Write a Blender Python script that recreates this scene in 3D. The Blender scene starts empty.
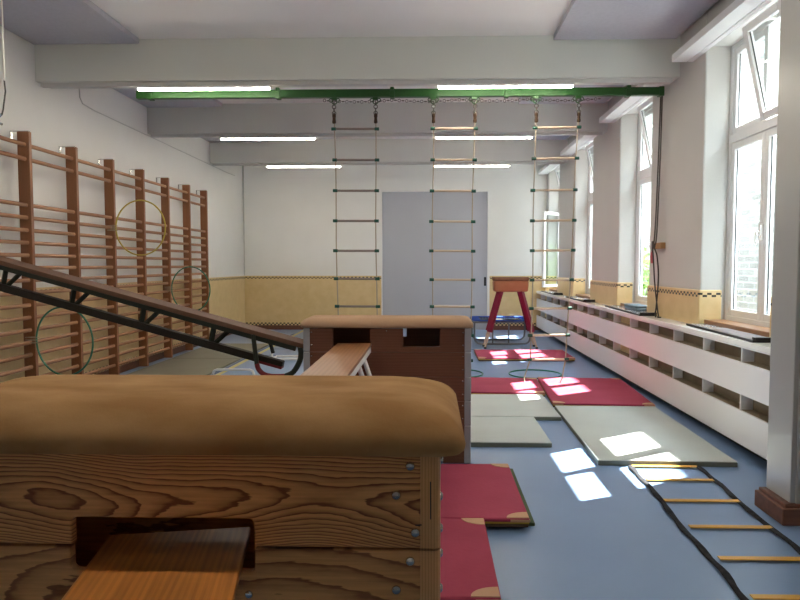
import bpy, bmesh, math, random
from mathutils import Vector, Matrix
random.seed(4)
S = bpy.context.scene
COL = S.collection
PI = math.pi

# ------------------------------------------------------------------ materials
def lin(c):
    return tuple((v/12.92 if v <= .04045 else ((v+.055)/1.055)**2.4) for v in c)

def base_mat(name, col=(.5, .5, .5), rough=.6, spec=.4, metal=0.0):
    m = bpy.data.materials.new(name); m.use_nodes = True
    b = m.node_tree.nodes['Principled BSDF']
    b.inputs['Base Color'].default_value = (*col, 1)
    b.inputs['Roughness'].default_value = rough
    b.inputs['Specular IOR Level'].default_value = spec
    b.inputs['Metallic'].default_value = metal
    return m, m.node_tree, b

def N(nt, kind, **kw):
    n = nt.nodes.new(kind)
    for k, v in kw.items():
        if k.startswith('i_'):
            n.inputs[k[2:].replace('_', ' ')].default_value = v
        else:
            setattr(n, k, v)
    return n

def coords(nt, scale=(1, 1, 1), rot=(0, 0, 0), loc=(0, 0, 0)):
    t = N(nt, 'ShaderNodeTexCoord'); mp = N(nt, 'ShaderNodeMapping')
    mp.inputs['Scale'].default_value = scale; mp.inputs['Rotation'].default_value = rot
    mp.inputs['Location'].default_value = loc
    nt.links.new(t.outputs['Object'], mp.inputs['Vector'])
    return mp.outputs['Vector']

def ramp(nt, fac, stops):
    r = N(nt, 'ShaderNodeValToRGB'); e = r.color_ramp.elements
    while len(e) < len(stops): e.new(.5)
    for el, (p, c) in zip(e, stops):
        el.position = p; el.color = (*c, 1)
    nt.links.new(fac, r.inputs['Fac'])
    return r.outputs['Color']

def mottled(name, c1, c2, rough=.6, spec=.35, scale=(4, 4, 4), detail=5, bump=0.0, bscale=60, metal=0.0, lo=.35, hi=.65):
    m, nt, b = base_mat(name, c1, rough, spec, metal)
    v = coords(nt, scale)
    n = N(nt, 'ShaderNodeTexNoise'); n.inputs['Scale'].default_value = 1; n.inputs['Detail'].default_value = detail
    nt.links.new(v, n.inputs['Vector'])
    nt.links.new(ramp(nt, n.outputs['Fac'], [(lo, c1), (hi, c2)]), b.inputs['Base Color'])
    if bump:
        v2 = coords(nt, (bscale,)*3)
        n2 = N(nt, 'ShaderNodeTexNoise'); n2.inputs['Scale'].default_value = 1; n2.inputs['Detail'].default_value = 3
        nt.links.new(v2, n2.inputs['Vector'])
        bp = N(nt, 'ShaderNodeBump'); bp.inputs['Strength'].default_value = bump; bp.inputs['Distance'].default_value = .01
        nt.links.new(n2.outputs['Fac'], bp.inputs['Height']); nt.links.new(bp.outputs['Normal'], b.inputs['Normal'])
    return m

def grainy(name, c1, c2, scale, wave=6.0, dist=5.0, dscale=1.0, rough=.5, spec=.4, axis='Z', stops=(.35, .75), fine=None, loc=(0, 0, 0)):
    """wood with growth-ring bands; scale stretches the figure along the grain"""
    m, nt, b = base_mat(name, c1, rough, spec)
    v = coords(nt, scale, loc=loc)
    w = N(nt, 'ShaderNodeTexWave'); w.bands_direction = axis; w.wave_profile = 'SIN'
    w.inputs['Scale'].default_value = wave; w.inputs['Distortion'].default_value = dist
    w.inputs['Detail'].default_value = 2.5; w.inputs['Detail Scale'].default_value = dscale; w.inputs['Detail Roughness'].default_value = .45
    nt.links.new(v, w.inputs['Vector'])
    col = ramp(nt, w.outputs['Fac'], [(stops[0], c1), (stops[1], c2)])
    if fine:
        v2 = coords(nt, fine)
        n = N(nt, 'ShaderNodeTexNoise'); n.inputs['Scale'].default_value = 1; n.inputs['Detail'].default_value = 4
        nt.links.new(v2, n.inputs['Vector'])
        mx = N(nt, 'ShaderNodeMix', data_type='RGBA', blend_type='MULTIPLY'); mx.inputs['Factor'].default_value = .55
        nt.links.new(col, mx.inputs['A'])
        nt.links.new(ramp(nt, n.outputs['Fac'], [(.3, (.55, .5, .48)), (.6, (1, 1, 1))]), mx.inputs['B'])
        col = mx.outputs['Result']
    nt.links.new(col, b.inputs['Base Color'])
    return m

M = {}
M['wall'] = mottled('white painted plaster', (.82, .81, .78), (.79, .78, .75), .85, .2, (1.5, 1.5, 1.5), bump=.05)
M['wall_r'] = mottled('shaded window wall plaster', (.55, .54, .515), (.53, .52, .495), .85, .2, (1.5, 1.5, 1.5), bump=.05)  # the wall plaster again, with the shade of the piers put into its colour
M['ceil'] = mottled('ceiling paint', (.86, .84, .82), (.83, .81, .79), .9, .2, (1, 1, 1))
M['beam'] = mottled('beam paint', (.68, .685, .645), (.65, .655, .62), .8, .2, (1, 1, 1))
M['panel'] = mottled('lilac grey felt panel', (.50, .50, .55), (.47, .47, .52), .95, .1, (30, 30, 30), bump=.1, bscale=200)
M['floor'] = mottled('blue grey linoleum', (.155, .24, .41), (.175, .265, .44), .33, .4, (1.1, 1.1, 1.1), detail=7)
M['door'] = mottled('grey door laminate', (.48, .49, .54), (.46, .47, .52), .55, .3, (.8, .8, .8))
M['white_lac'] = base_mat('white lacquer', (.78, .78, .78), .35, .45)[0]
M['cab'] = base_mat('white laminate panels', (.72, .71, .72), .5, .4)[0]
M['worktop'] = mottled('glossy pale worktop', (.86, .845, .82), (.82, .80, .77), .22, .6, (3, 3, 3))
M['cubby'] = mottled('brown hardboard', (.25, .20, .135), (.21, .165, .11), .7, .3, (5, 5, 5))
M['sunlit_board'] = mottled('sunlit cubby board', (.70, .58, .33), (.62, .50, .27), .6, .3, (5, 5, 5))  # cubby back with sunlight put into the colour, for the bright bays
M['dark_kick'] = base_mat('black kick board', (.02, .02, .022), .7, .2)[0]
M['skirt'] = mottled('brown skirting wood', (.16, .065, .040), (.11, .045, .028), .45, .4, (2, 30, 30))
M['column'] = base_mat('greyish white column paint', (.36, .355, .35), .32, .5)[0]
M['tube'] = base_mat('white powder coated tube', (.75, .75, .75), .35, .5)[0]
M['dim_steel'] = base_mat('weathered steel tube', (.20, .20, .21), .5, .4, .5)[0]
M['steel'] = base_mat('dull steel', (.50, .49, .47), .22, .5, 1.0)[0]
M['alu'] = base_mat('grey aluminium profile', (.36, .36, .37), .45, .5, .4)[0]
M['chain'] = base_mat('dark zinc chain', (.10, .09, .08), .5, .5, .6)[0]
M['green_paint'] = mottled('green gloss steel paint', (.018, .085, .016), (.016, .078, .015), .4, .4, (5, 5, 5))
M['green_cap'] = base_mat('dark green plastic cap', (.004, .065, .042), .45, .4)[0]
M['hoop_green'] = base_mat('green plastic hoop', (.01, .17, .10), .35, .5)[0]
M['hoop_yellow'] = base_mat('yellow plastic hoop', (.50, .38, .06), .35, .5)[0]
M['rope'] = base_mat('pale rope', (.42, .35, .27), .9, .1)[0]
M['knot'] = base_mat('brown bound rope', (.05, .03, .02), .9, .1)[0]
M['cord'] = base_mat('dark grey cord', (.07, .065, .06), .9, .1)[0]
M['rung_pale'] = grainy('pale ladder rung wood', (.62, .50, .38), (.48, .36, .25), (2, 30, 30), 2, 3)
M['rung_grey'] = grainy('greyed ladder rung wood', (.26, .21, .18), (.20, .16, .14), (2, 30, 30), 2, 3)
M['bar_wood'] = grainy('reddish stall bar wood', (.27, .112, .048), (.20, .08, .034), (14, 14, 1.2), 2.0, 4, 1.5, .45, .35, 'X')
M['bar_rung'] = grainy('stall bar rung wood', (.36, .175, .085), (.28, .13, .06), (14, 1.2, 14), 2.0, 4, 1.5, .45, .35, 'X')
M['suede'] = mottled('tan suede', (.285, .148, .058), (.41, .237, .106), .95, .12, (3.5, 7, 7), detail=7, bump=.06, bscale=140)
M['suede_new'] = mottled('beige suede', (.42, .26, .165), (.46, .30, .19), .95, .12, (4, 8, 8), bump=.2, bscale=90)
M['suede_worn'] = mottled('dark worn suede rim', (.16, .09, .06), (.24, .13, .08), .95, .1, (6, 6, 6))
M['leather'] = mottled('orange tan leather', (.40, .175, .085), (.36, .15, .07), .55, .35, (6, 6, 6), bump=.1)
def pine(name, zc, K, A, seed, light, dark):
    """plain-sawn board: growth rings as nested cathedrals about the height zc, drifting along x"""
    m, nt, b = base_mat(name, light, .5, .3)
    tc = N(nt, 'ShaderNodeTexCoord'); sx = N(nt, 'ShaderNodeSeparateXYZ'); nt.links.new(tc.outputs['Object'], sx.inputs[0])
    def mth(op, p, q=0.0):
        n = N(nt, 'ShaderNodeMath', operation=op)
        for i, v in enumerate((p, q)):
            if isinstance(v, (int, float)): n.inputs[i].default_value = v
            else: nt.links.new(v, n.inputs[i])
        return n.outputs[0]
    def noise(scale, loc, detail=2):
        n = N(nt, 'ShaderNodeTexNoise'); n.inputs['Scale'].default_value = 1; n.inputs['Detail'].default_value = detail
        nt.links.new(coords(nt, scale, loc=loc), n.inputs['Vector']); return n.outputs['Fac']
    mean = mth('MULTIPLY', noise((2.2, 1, 0), (seed, seed, 0), 1), .10)
    dz = mth('SUBTRACT', mth('SUBTRACT', sx.outputs['Z'], zc-.05), mean)
    ph = mth('ADD', mth('MULTIPLY', mth('MULTIPLY', dz, dz), K), mth('MULTIPLY', noise((1.5, 1, 2.2), (seed*2, 1, 3), 1), A))
    ph = mth('ADD', ph, mth('MULTIPLY', noise((9, 4, 40), (seed, 7, 2), 3), 1.1))
    c = ramp(nt, mth('FRACT', ph), [(0, light), (.35, tuple(q*.93 for q in light)), (.72, tuple(.45*l+.55*d for l, d in zip(light, dark))), (.86, dark), (.95, dark), (1, light)])
    mx = N(nt, 'ShaderNodeMix', data_type='RGBA', blend_type='MULTIPLY'); mx.inputs['Factor'].default_value = .6
    nt.links.new(c, mx.inputs['A'])
    nt.links.new(ramp(nt, noise((4, 60, 120), (0, 0, 0), 4), [(.3, (.62, .57, .53)), (.62, (1, 1, 1))]), mx.inputs['B'])
    nt.links.new(mx.outputs['Result'], b.inputs['Base Color'])
    return m
M['pine'] = pine('bold grained pine', .945, 680, 12, 2.3, (.66, .32, .118), (.18, .058, .019))
M['pine_lower'] = pine('wide grained pine', .60, 60, 7, 5.1, (.66, .325, .12), (.23, .085, .03))
M['post_wood'] = grainy('corner post pine', (.62, .32, .125), (.50, .245, .09), (30, 30, 2), 1.5, 3, 1, .42, .4, 'X')
M['plank'] = grainy('orange varnished plank', (.60, .235, .06), (.50, .185, .045), (14, 1.1, 14), 1.3, 5, 1.2, .32, .5, 'X', (.3, .8), (60, 3, 60))
M['bench_wood'] = grainy('varnished bench board', (.34, .155, .062), (.29, .125, .047), (14, .9, 14), .8, 3, 1.2, .3, .3, 'X')
M['box_wood'] = grainy('dark red box plywood', (.145, .055, .028), (.128, .047, .023), (1.2, 3, 12), 1.2, 5, 1, .5, .4)
M['bench_top'] = grainy('dark brown bench board', (.125, .062, .038), (.095, .045, .028), (1.2, 14, 14), 1.4, 4, 1.2, .6, .2, 'Y')
M['bench_green'] = base_mat('blackish green bench paint', (.024, .028, .019), .55, .25)[0]
M['bench_beam'] = mottled('dark brown bench beam', (.022, .017, .012), (.03, .021, .015), .6, .2, (3, 20, 20))
M['bench_red'] = base_mat('dark red rubber', (.17, .012, .016), .5, .35)[0]
M['mat_red'] = mottled('dark red mat fabric', (.31, .036, .076), (.35, .047, .092), .8, .25, (3, 3, 3), bump=.15, bscale=40)
M['mat_tan'] = base_mat('tan leather corner', (.50, .30, .18), .7, .3)[0]
M['mat_yellow'] = base_mat('mustard mat edge', (.45, .30, .05), .8, .2)[0]
M['mat_brown'] = base_mat('brown mat underside', (.09, .055, .035), .85, .2)[0]
M['mat_grey'] = mottled('grey green foam mat', (.46, .495, .48), (.43, .46, .45), .75, .3, (2, 2, 2), bump=.06, bscale=50)
M['mat_edge'] = base_mat('dark grey green mat side', (.15, .165, .135), .75, .3)[0]
M['mat_olive'] = mottled('olive floor mat', (.225, .21, .16), (.205, .19, .145), .6, .35, (2, 2, 2))
M['mat_green'] = base_mat('dark green thin mat', (.07, .10, .05), .8, .2)[0]
M['maroon'] = base_mat('maroon enamelled leg', (.20, .008, .035), .35, .5)[0]
M['pale_leg'] = base_mat('pale wooden inner leg', (.55, .40, .28), .5, .4)[0]
M['blue_rim'] = base_mat('blue trampoline rim', (.02, .055, .26), .9, .1)[0]
M['tramp_bed'] = base_mat('black trampoline bed', (.03, .03, .035), .8, .2)[0]
M['strap'] = mottled('black webbing', (.012, .012, .016), (.03, .03, .035), .9, .2, (30, 30, 30))
M['agil_rung'] = base_mat('orange plastic slat', (.62, .33, .045), .4, .45)[0]
M['black'] = base_mat('black rubber', (.012, .012, .016), .5, .4)[0]
M['slate'] = base_mat('pale grey board top', (.34, .34, .37), .18, .6)[0]
M['books'] = base_mat('blue grey folded cloth', (.16, .22, .27), .6, .35)[0]
M['sill_wood'] = mottled('brown window sill wood', (.33, .16, .075), (.26, .12, .055), .35, .45, (20, 2, 20))
M['upvc'] = base_mat('white window frame', (.80, .80, .80), .3, .5)[0]
M['gasket'] = base_mat('black window gasket', (.03, .03, .03), .6, .3)[0]
M['conduit'] = base_mat('grey conduit', (.56, .55, .53), .6, .3)[0]
M['cleat'] = base_mat('brown cleat block', (.36, .20, .085), .6, .3)[0]
M['pink'] = base_mat('pink tassel', (.50, .13, .15), .9, .1)[0]
M['line_yellow'] = base_mat('yellow court line', (.62, .52, .16), .45, .4)[0]
M['line_blue'] = base_mat('blue court line', (.045, .075, .20), .45, .4)[0]
M['grout'] = base_mat('pale outdoor paving', (.62, .61, .58), .9, .2)[0]
M['leaf'] = mottled('shrub leaves', (.10, .22, .03), (.22, .36, .06), .6, .3, (3, 3, 3))
M['bark'] = base_mat('shrub bark', (.10, .07, .05), .9, .2)[0]

def glass_mat():
    m = bpy.data.materials.new('window glass'); m.use_nodes = True
    nt = m.node_tree; nt.nodes.clear()
    o = N(nt, 'ShaderNodeOutputMaterial'); t = N(nt, 'ShaderNodeBsdfTransparent'); g = N(nt, 'ShaderNodeBsdfGlossy')
    t.inputs['Color'].default_value = (.93, .96, .95, 1); g.inputs['Roughness'].default_value = .02
    f = N(nt, 'ShaderNodeFresnel'); f.inputs['IOR'].default_value = 1.5
    ge = N(nt, 'ShaderNodeNewGeometry'); ma = N(nt, 'ShaderNodeMath', operation='MULTIPLY_ADD')
    ma.inputs[1].default_value = 1/1.5-1.5; ma.inputs[2].default_value = 1.5
    nt.links.new(ge.outputs['Backfacing'], ma.inputs[0]); nt.links.new(ma.outputs[0], f.inputs['IOR'])
    mx = N(nt, 'ShaderNodeMixShader')
    nt.links.new(f.outputs[0], mx.inputs[0]); nt.links.new(t.outputs[0], mx.inputs[1]); nt.links.new(g.outputs[0], mx.inputs[2])
    nt.links.new(mx.outputs[0], o.inputs['Surface'])
    return m
M['glass'] = glass_mat()

def emit_mat(name, col, st):
    m = bpy.data.materials.new(name); m.use_nodes = True
    b = m.node_tree.nodes['Principled BSDF']
    b.inputs['Base Color'].default_value = (.8, .8, .8, 1)
    b.inputs['Emission Color'].default_value = (*col, 1); b.inputs['Emission Strength'].default_value = st
    return m
M['lamp'] = emit_mat('warm white fluorescent tube', (1, .92, .75), 24)

def tile_mat():
    """tan tile wainscot; a black and tan zigzag band near the top, another near the floor"""
    m, nt, b = base_mat('tan tile wainscot', (.55, .40, .20), .28, .5)
    tc = N(nt, 'ShaderNodeTexCoord'); sx = N(nt, 'ShaderNodeSeparateXYZ'); nt.links.new(tc.outputs['Object'], sx.inputs[0])
    def math_(op, a, c=None):
        n = N(nt, 'ShaderNodeMath', operation=op)
        for i, q in enumerate((a, c)):
            if q is None: continue
            if isinstance(q, (int, float)): n.inputs[i].default_value = q
            else: nt.links.new(q, n.inputs[i])
        return n.outputs[0]
    t = math_('ADD', sx.outputs['X'], sx.outputs['Y']); z = sx.outputs['Z']
    col = math_('FLOOR', math_('DIVIDE', t, .044))
    def band(z0, h):
        row = math_('FLOOR', math_('DIVIDE', math_('SUBTRACT', z, z0), h))
        inside = math_('MULTIPLY', math_('GREATER_THAN', z, z0), math_('LESS_THAN', z, z0+2*h))
        par = math_('FLOORED_MODULO', math_('ADD', col, row), 2)
        return math_('MULTIPLY', inside, par)
    zig = math_('MAXIMUM', band(1.185, .021), band(.102, .030))
    v = coords(nt, (7, 7, 7)); n = N(nt, 'ShaderNodeTexNoise'); n.inputs['Scale'].default_value = 1; n.inputs['Detail'].default_value = 4
    nt.links.new(v, n.inputs['Vector'])
    c = ramp(nt, n.outputs['Fac'], [(.3, (.66, .48, .235)), (.7, (.72, .54, .285))])
    mx = N(nt, 'ShaderNodeMix', data_type='RGBA'); nt.links.new(zig, mx.inputs['Factor']); nt.links.new(c, mx.inputs['A'])
    mx.inputs['B'].default_value = (.018, .017, .016, 1)
    nt.links.new(mx.outputs['Result'], b.inputs['Base Color'])
    return m
M['tile'] = tile_mat()

def brick_mat():
    m, nt, b = base_mat('pale weathered brick', (.5, .48, .45), .9, .2)
    tc = N(nt, 'ShaderNodeTexCoord'); sx = N(nt, 'ShaderNodeSeparateXYZ'); nt.links.new(tc.outputs['Object'], sx.inputs[0])
    cx = N(nt, 'ShaderNodeCombineXYZ'); nt.links.new(sx.outputs['Y'], cx.inputs['X']); nt.links.new(sx.outputs['Z'], cx.inputs['Y'])
    br = N(nt, 'ShaderNodeTexBrick'); br.inputs['Scale'].default_value = 1
    br.inputs['Brick Width'].default_value = .42; br.inputs['Row Height'].default_value = .13; br.inputs['Mortar Size'].default_value = .012
    br.inputs['Color1'].default_value = (.060, .056, .049, 1); br.inputs['Color2'].default_value = (.095, .089, .080, 1); br.inputs['Mortar'].default_value = (.17, .165, .155, 1)
    nt.links.new(cx.outputs[0], br.inputs['Vector']); nt.links.new(br.outputs['Color'], b.inputs['Base Color'])
    return m
M['brick'] = brick_mat()

# ------------------------------------------------------------------ geometry helpers
class MB:
    def __init__(s): s.bm = bmesh.new()
    def box(s, x0, x1, y0, y1, z0, z1, mtx=None):
        c = [(x0, y0, z0), (x1, y0, z0), (x1, y1, z0), (x0, y1, z0), (x0, y0, z1), (x1, y0, z1), (x1, y1, z1), (x0, y1, z1)]
        v = [s.bm.verts.new(mtx @ Vector(p) if mtx else p) for p in c]
        for f in ((0, 3, 2, 1), (4, 5, 6, 7), (0, 1, 5, 4), (1, 2, 6, 5), (2, 3, 7, 6), (3, 0, 4, 7)):
            s.bm.faces.new([v[i] for i in f])
        return s
    def hexa(s, b, t):
        """eight corners: bottom ring, top ring"""
        v = [s.bm.verts.new(p) for p in list(b)+list(t)]
        for f in ((0, 3, 2, 1), (4, 5, 6, 7), (0, 1, 5, 4), (1, 2, 6, 5), (2, 3, 7, 6), (3, 0, 4, 7)):
            s.bm.faces.new([v[i] for i in f])
        return s
    def prism(s, pts, axis, a, b):
        """outline in the plane across `axis` ('y': points are x,z; 'z': x,y; 'x': y,z) swept from a to b"""
        mk = {'y': lambda p, t: (p[0], t, p[1]), 'z': lambda p, t: (p[0], p[1], t), 'x': lambda p, t: (t, p[0], p[1])}[axis]
        va = [s.bm.verts.new(mk(p, a)) for p in pts]; vb = [s.bm.verts.new(mk(p, b)) for p in pts]
        n = len(pts)
        s.bm.faces.new(va); s.bm.faces.new(vb[::-1])
        for i in range(n):
            s.bm.faces.new((va[i], vb[i], vb[(i+1) % n], va[(i+1) % n]))
        return s
    def tube(s, pts, r, seg=8, closed=False, ry=None):
        pts = [Vector(p) for p in pts]; n = len(pts); rings = []
        up = None
        for i, p in enumerate(pts):
            if closed: d = pts[(i+1) % n]-pts[i-1]
            else: d = pts[min(i+1, n-1)]-pts[max(i-1, 0)]
            d.normalize()
            if up is None:
                up = Vector((0, 0, 1)) if abs(d.z) < .9 else Vector((1, 0, 0))
            a = d.cross(up)
            if a.length < 1e-4: a = d.cross(Vector((0, 1, 0)))
            a.normalize(); c = a.cross(d); c.normalize(); up = c
            rr = r[i] if isinstance(r, (list, tuple)) else r
            r2 = ry if ry else rr
            rings.append([s.bm.verts.new(p+a*rr*math.cos(2*PI*k/seg)+c*r2*math.sin(2*PI*k/seg)) for k in range(seg)])
        m = n if closed else n-1
        for i in range(m):
            A, B = rings[i], rings[(i+1) % n]
            for k in range(seg):
                s.bm.faces.new((A[k], A[(k+1) % seg], B[(k+1) % seg], B[k]))
        if not closed:
            s.bm.faces.new(rings[0][::-1]); s.bm.faces.new(rings[-1])
        return s
    def ring(s, c, R, r, ax1, ax2, seg=40, cs=8):
        c = Vector(c); ax1 = Vector(ax1); ax2 = Vector(ax2)
        return s.tube([c+ax1*R*math.cos(2*PI*i/seg)+ax2*R*math.sin(2*PI*i/seg) for i in range(seg)], r, cs, True)
    def dome(s, c, R, h, axis):
        """flat domed bolt head at c, bulging along axis"""
        c = Vector(c); ax = Vector(axis).normalized(); a = ax.orthogonal().normalized(); b = ax.cross(a)
        prev = None
        for j, (rr, hh) in enumerate(((1, -.3), (1, .15), (.8, .65), (.45, .92))):
            ring = [s.bm.verts.new(c+ax*h*hh+(a*math.cos(2*PI*k/14)+b*math.sin(2*PI*k/14))*R*rr) for k in range(14)]
            if prev:
                for k in range(14): s.bm.faces.new((prev[k], prev[(k+1) % 14], ring[(k+1) % 14], ring[k]))
            else: s.bm.faces.new(ring[::-1])
            prev = ring
        s.bm.faces.new(prev)
        return s
    def bevel(s, off, seg=3, edges=None):
        bmesh.ops.bevel(s.bm, geom=edges or s.bm.edges[:], offset=off, segments=seg, profile=.5, affect='EDGES', clamp_overlap=True)
        return s
    def build(s, name, mat, parent=None, bevel=0, seg=2, smooth=35, origin=None):
        bm = s.bm
        bmesh.ops.recalc_face_normals(bm, faces=bm.faces[:])
        me = bpy.data.meshes.new(name)
        if origin is not None:
            bmesh.ops.translate(bm, verts=bm.verts[:], vec=-Vector(origin))
        bm.to_mesh(me); bm.free()
        if smooth:
            for p in me.polygons: p.use_smooth = True
            me.set_sharp_from_angle(angle=math.radians(smooth))
        me.materials.append(M[mat] if isinstance(mat, str) else mat)
        o = bpy.data.objects.new(name, me); COL.objects.link(o)
        if origin is not None: o.location = origin
        if parent: o.parent = parent
        if bevel:
            md = o.modifiers.new('bevel', 'BEVEL'); md.width = bevel; md.segments = seg; md.limit_method = 'ANGLE'; md.angle_limit = math.radians(40)
        return o

def B(*a): return MB().box(*a)
def thing(name, label, cat, loc=(0, 0, 0), rz=0, group=None):
    o = bpy.data.objects.new(name, None); COL.objects.link(o)
    o.location = loc; o.rotation_euler = (0, 0, rz); o.empty_display_size = .1
    return tag(o, label, cat, group)
def tag(o, label, cat, group=None):
    o['label'] = label; o['category'] = cat
    if group: o['group'] = group
    return o
def struct(o): o['kind'] = 'structure'; return o
def copy_tree(o, parent=None):
    c = o.copy(); COL.objects.link(c); c.parent = parent
    for ch in list(o.children): copy_tree(ch, c)
    return c

# ------------------------------------------------------------------ the room
XL, XR, XO, XG = -4.32, 2.66, 3.13, 2.90     # left wall, right wall, outer face, glazing
YB, YF, ZC = 14.95, -3.0, 3.95               # back wall, wall behind the camera, ceiling
ZW = .905                                    # worktop
struct(B(XL-.2, XO, YF-.2, YB+.3, -.2, 0).build('floor', 'floor', smooth=0))
struct(B(XL-.2, XO, YF-.2, YB+.3, ZC, ZC+.3).build('ceiling', 'ceil', smooth=0))
struct(B(XL-.2, XL, YF-.2, YB+.3, 0, ZC).build('wall_left', 'wall', smooth=0))
struct(B(XL, XO, YF-.2, YF, 0, ZC).build('wall_front', 'wall', smooth=0))
DX0, DX1, DZ = -1.104, 1.324, 3.18
w = MB().box(XL, DX0, YB, YB+.3, 0, ZC).box(DX1, XO, YB, YB+.3, 0, ZC).box(DX0, DX1, YB, YB+.3, DZ, ZC)
struct(w.build('wall_back', 'wall', smooth=0))
d = struct(B(DX0, DX1, YB+.07, YB+.13, 0, DZ).build('door_1', 'door', smooth=0))
hd = MB().box(1.25, 1.30, YB+.055, YB+.07, 1.02, 1.22).tube([(1.275, YB+.05, 1.17), (1.275, YB+.02, 1.17), (1.275, YB+.02, 1.05)], .01)
hd.build('handle', 'black', d)

WIN = [(5.09, 6.44), (7.94, 9.24), (10.75, 12.05), (13.5, 14.72)]
HZ = 3.60; SZ = .95
w = MB()
edges = [YF-.2]+[q for ab in WIN for q in ab]+[YB+.3]
for i in range(0, len(edges), 2): w.box(XR, XG+.085, edges[i], edges[i+1], 0, ZC).box(XG+.085, XO, edges[i]+(.36 if i else 0), edges[i+1]-.36, 0, ZC)
for i, (a, b) in enumerate(WIN):
    w.box(XR, XG+.085, a, b, HZ, ZC).box(XG+.085, XO, a-.36, b+.36, HZ, ZC)
    w.box(2.80, XG+.085, a, b, 0, SZ).box(XG+.085, XO, a-.36, b+.36, 0, SZ)
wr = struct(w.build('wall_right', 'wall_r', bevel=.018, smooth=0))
# dividing wall stub the camera looks past
st = MB().box(2.09, XR, 3.74, 4.01, 0, ZC)
st.box(2.115, 2.14, 3.722, 3.74, .12, ZC).box(2.17, XR, 3.727, 3.74, .12, ZC)
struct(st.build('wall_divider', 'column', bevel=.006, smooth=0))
struct(MB().box(2.03, XR, 3.70, 4.03, 0, .10).box(2.05, XR, 3.715, 4.02, .10, .122).build('baseboard_divider', 'skirt', bevel=.006, smooth=0))
# ceiling beams
for i, y in enumerate((1.45, 4.27, 7.09, 9.905, 12.72, -1.44)):
    struct(B(XL, XR, y, y+.295, 3.505, ZC).build('trim_%d' % (i+1), 'beam', smooth=0))
# curtain boxes over the windows, each with its rail groove
for i, (a, b) in enumerate(((4.565, 6.75), (7.385, 9.58), (10.2, 12.39), (13.015, 14.9))):
    o = struct(MB().box(2.45, 2.60, a, b, 3.555, 3.625).box(2.612, XR, a, b, 3.555, 3.625).box(2.60, 2.612, a, b, 3.575, 3.625).build('trim_%d' % (i+31), 'white_lac', smooth=0))
# tile wainscot
struct(MB().box(XL, DX0-.02, YB-.012, YB, .10, 1.25).box(DX1+.05, XR, YB-.012, YB, .10, 1.25).build('trim_10', 'tile', smooth=0))
struct(B(XL, XL+.012, 4.0, YB-.012, .10, 1.25).build('trim_11', 'tile', smooth=0))
w = MB()
piers = [(4.03, 5.09), (6.44, 7.94), (9.24, 10.75), (12.05, 13.5)]
for a, b in piers: w.box(2.645, 2.87, a-.012, b+.012, .6, 1.255)
w.box(2.645, 2.87, 14.70, YB, .6, 1.255)
struct(w.build('trim_12', 'tile', bevel=.012, smooth=0))
struct(MB().box(XL, DX0-.02, YB-.022, YB, 0, .10).box(DX1+.05, XR, YB-.022, YB, 0, .10).build('baseboard_back', 'skirt', smooth=0))
struct(B(XL, XL+.022, 4.0, YB-.022, 0, .10).build('baseboard_left', 'skirt', smooth=0))
# painted court lines
struct(B(-2.93, -2.86, 5.0, YB-.03, 0, .0015).build('trim_13', 'line_yellow', smooth=0))
struct(B(-2.985, -2.945, 5.0, 14.0, 0, .0015).build('trim_14', 'line_blue', smooth=0))
struct(MB().box(-2.85, 1.0, 11.42, 11.47, 0, .0015).box(-2.85, -.5, 10.6, 10.65, 0, .0015).build('trim_15', 'line_blue', smooth=0))

# windows
def sash(mb_f, mb_g, mb_k, w_, h_, t=.055, fw=.062):
    """frame of a sash in local coords: x along the wall 0..w, y thickness, z 0..h"""
    mb_f.box(0, fw, 0, t, 0, h_).box(w_-fw, w_, 0, t, 0, h_).box(fw, w_-fw, 0, t, 0, fw).box(fw, w_-fw, 0, t, h_-fw, h_)
    mb_g.box(fw-.01, w_-fw+.01, t*.45, t*.55, fw-.01, h_-fw+.01)
    for a in ((fw, fw+.005, fw, h_-fw), (w_-fw-.005, w_-fw, fw, h_-fw)):
        mb_k.box(a[0], a[1], t*.42, t*.58, a[2], a[3])
def place(mtx, name, w_, h_, parent):
    f, g, k = MB(), MB(), MB(); sash(f, g, k, w_, h_)
    for q in (f, g, k): bmesh.ops.transform(q.bm, matrix=mtx, verts=q.bm.verts[:])
    o = f.build(name, 'upvc', parent, bevel=.006, smooth=0)
    g.build('pane', 'glass', o, smooth=0); k.build('gasket', 'gasket', o, smooth=0)
    return o
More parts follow.
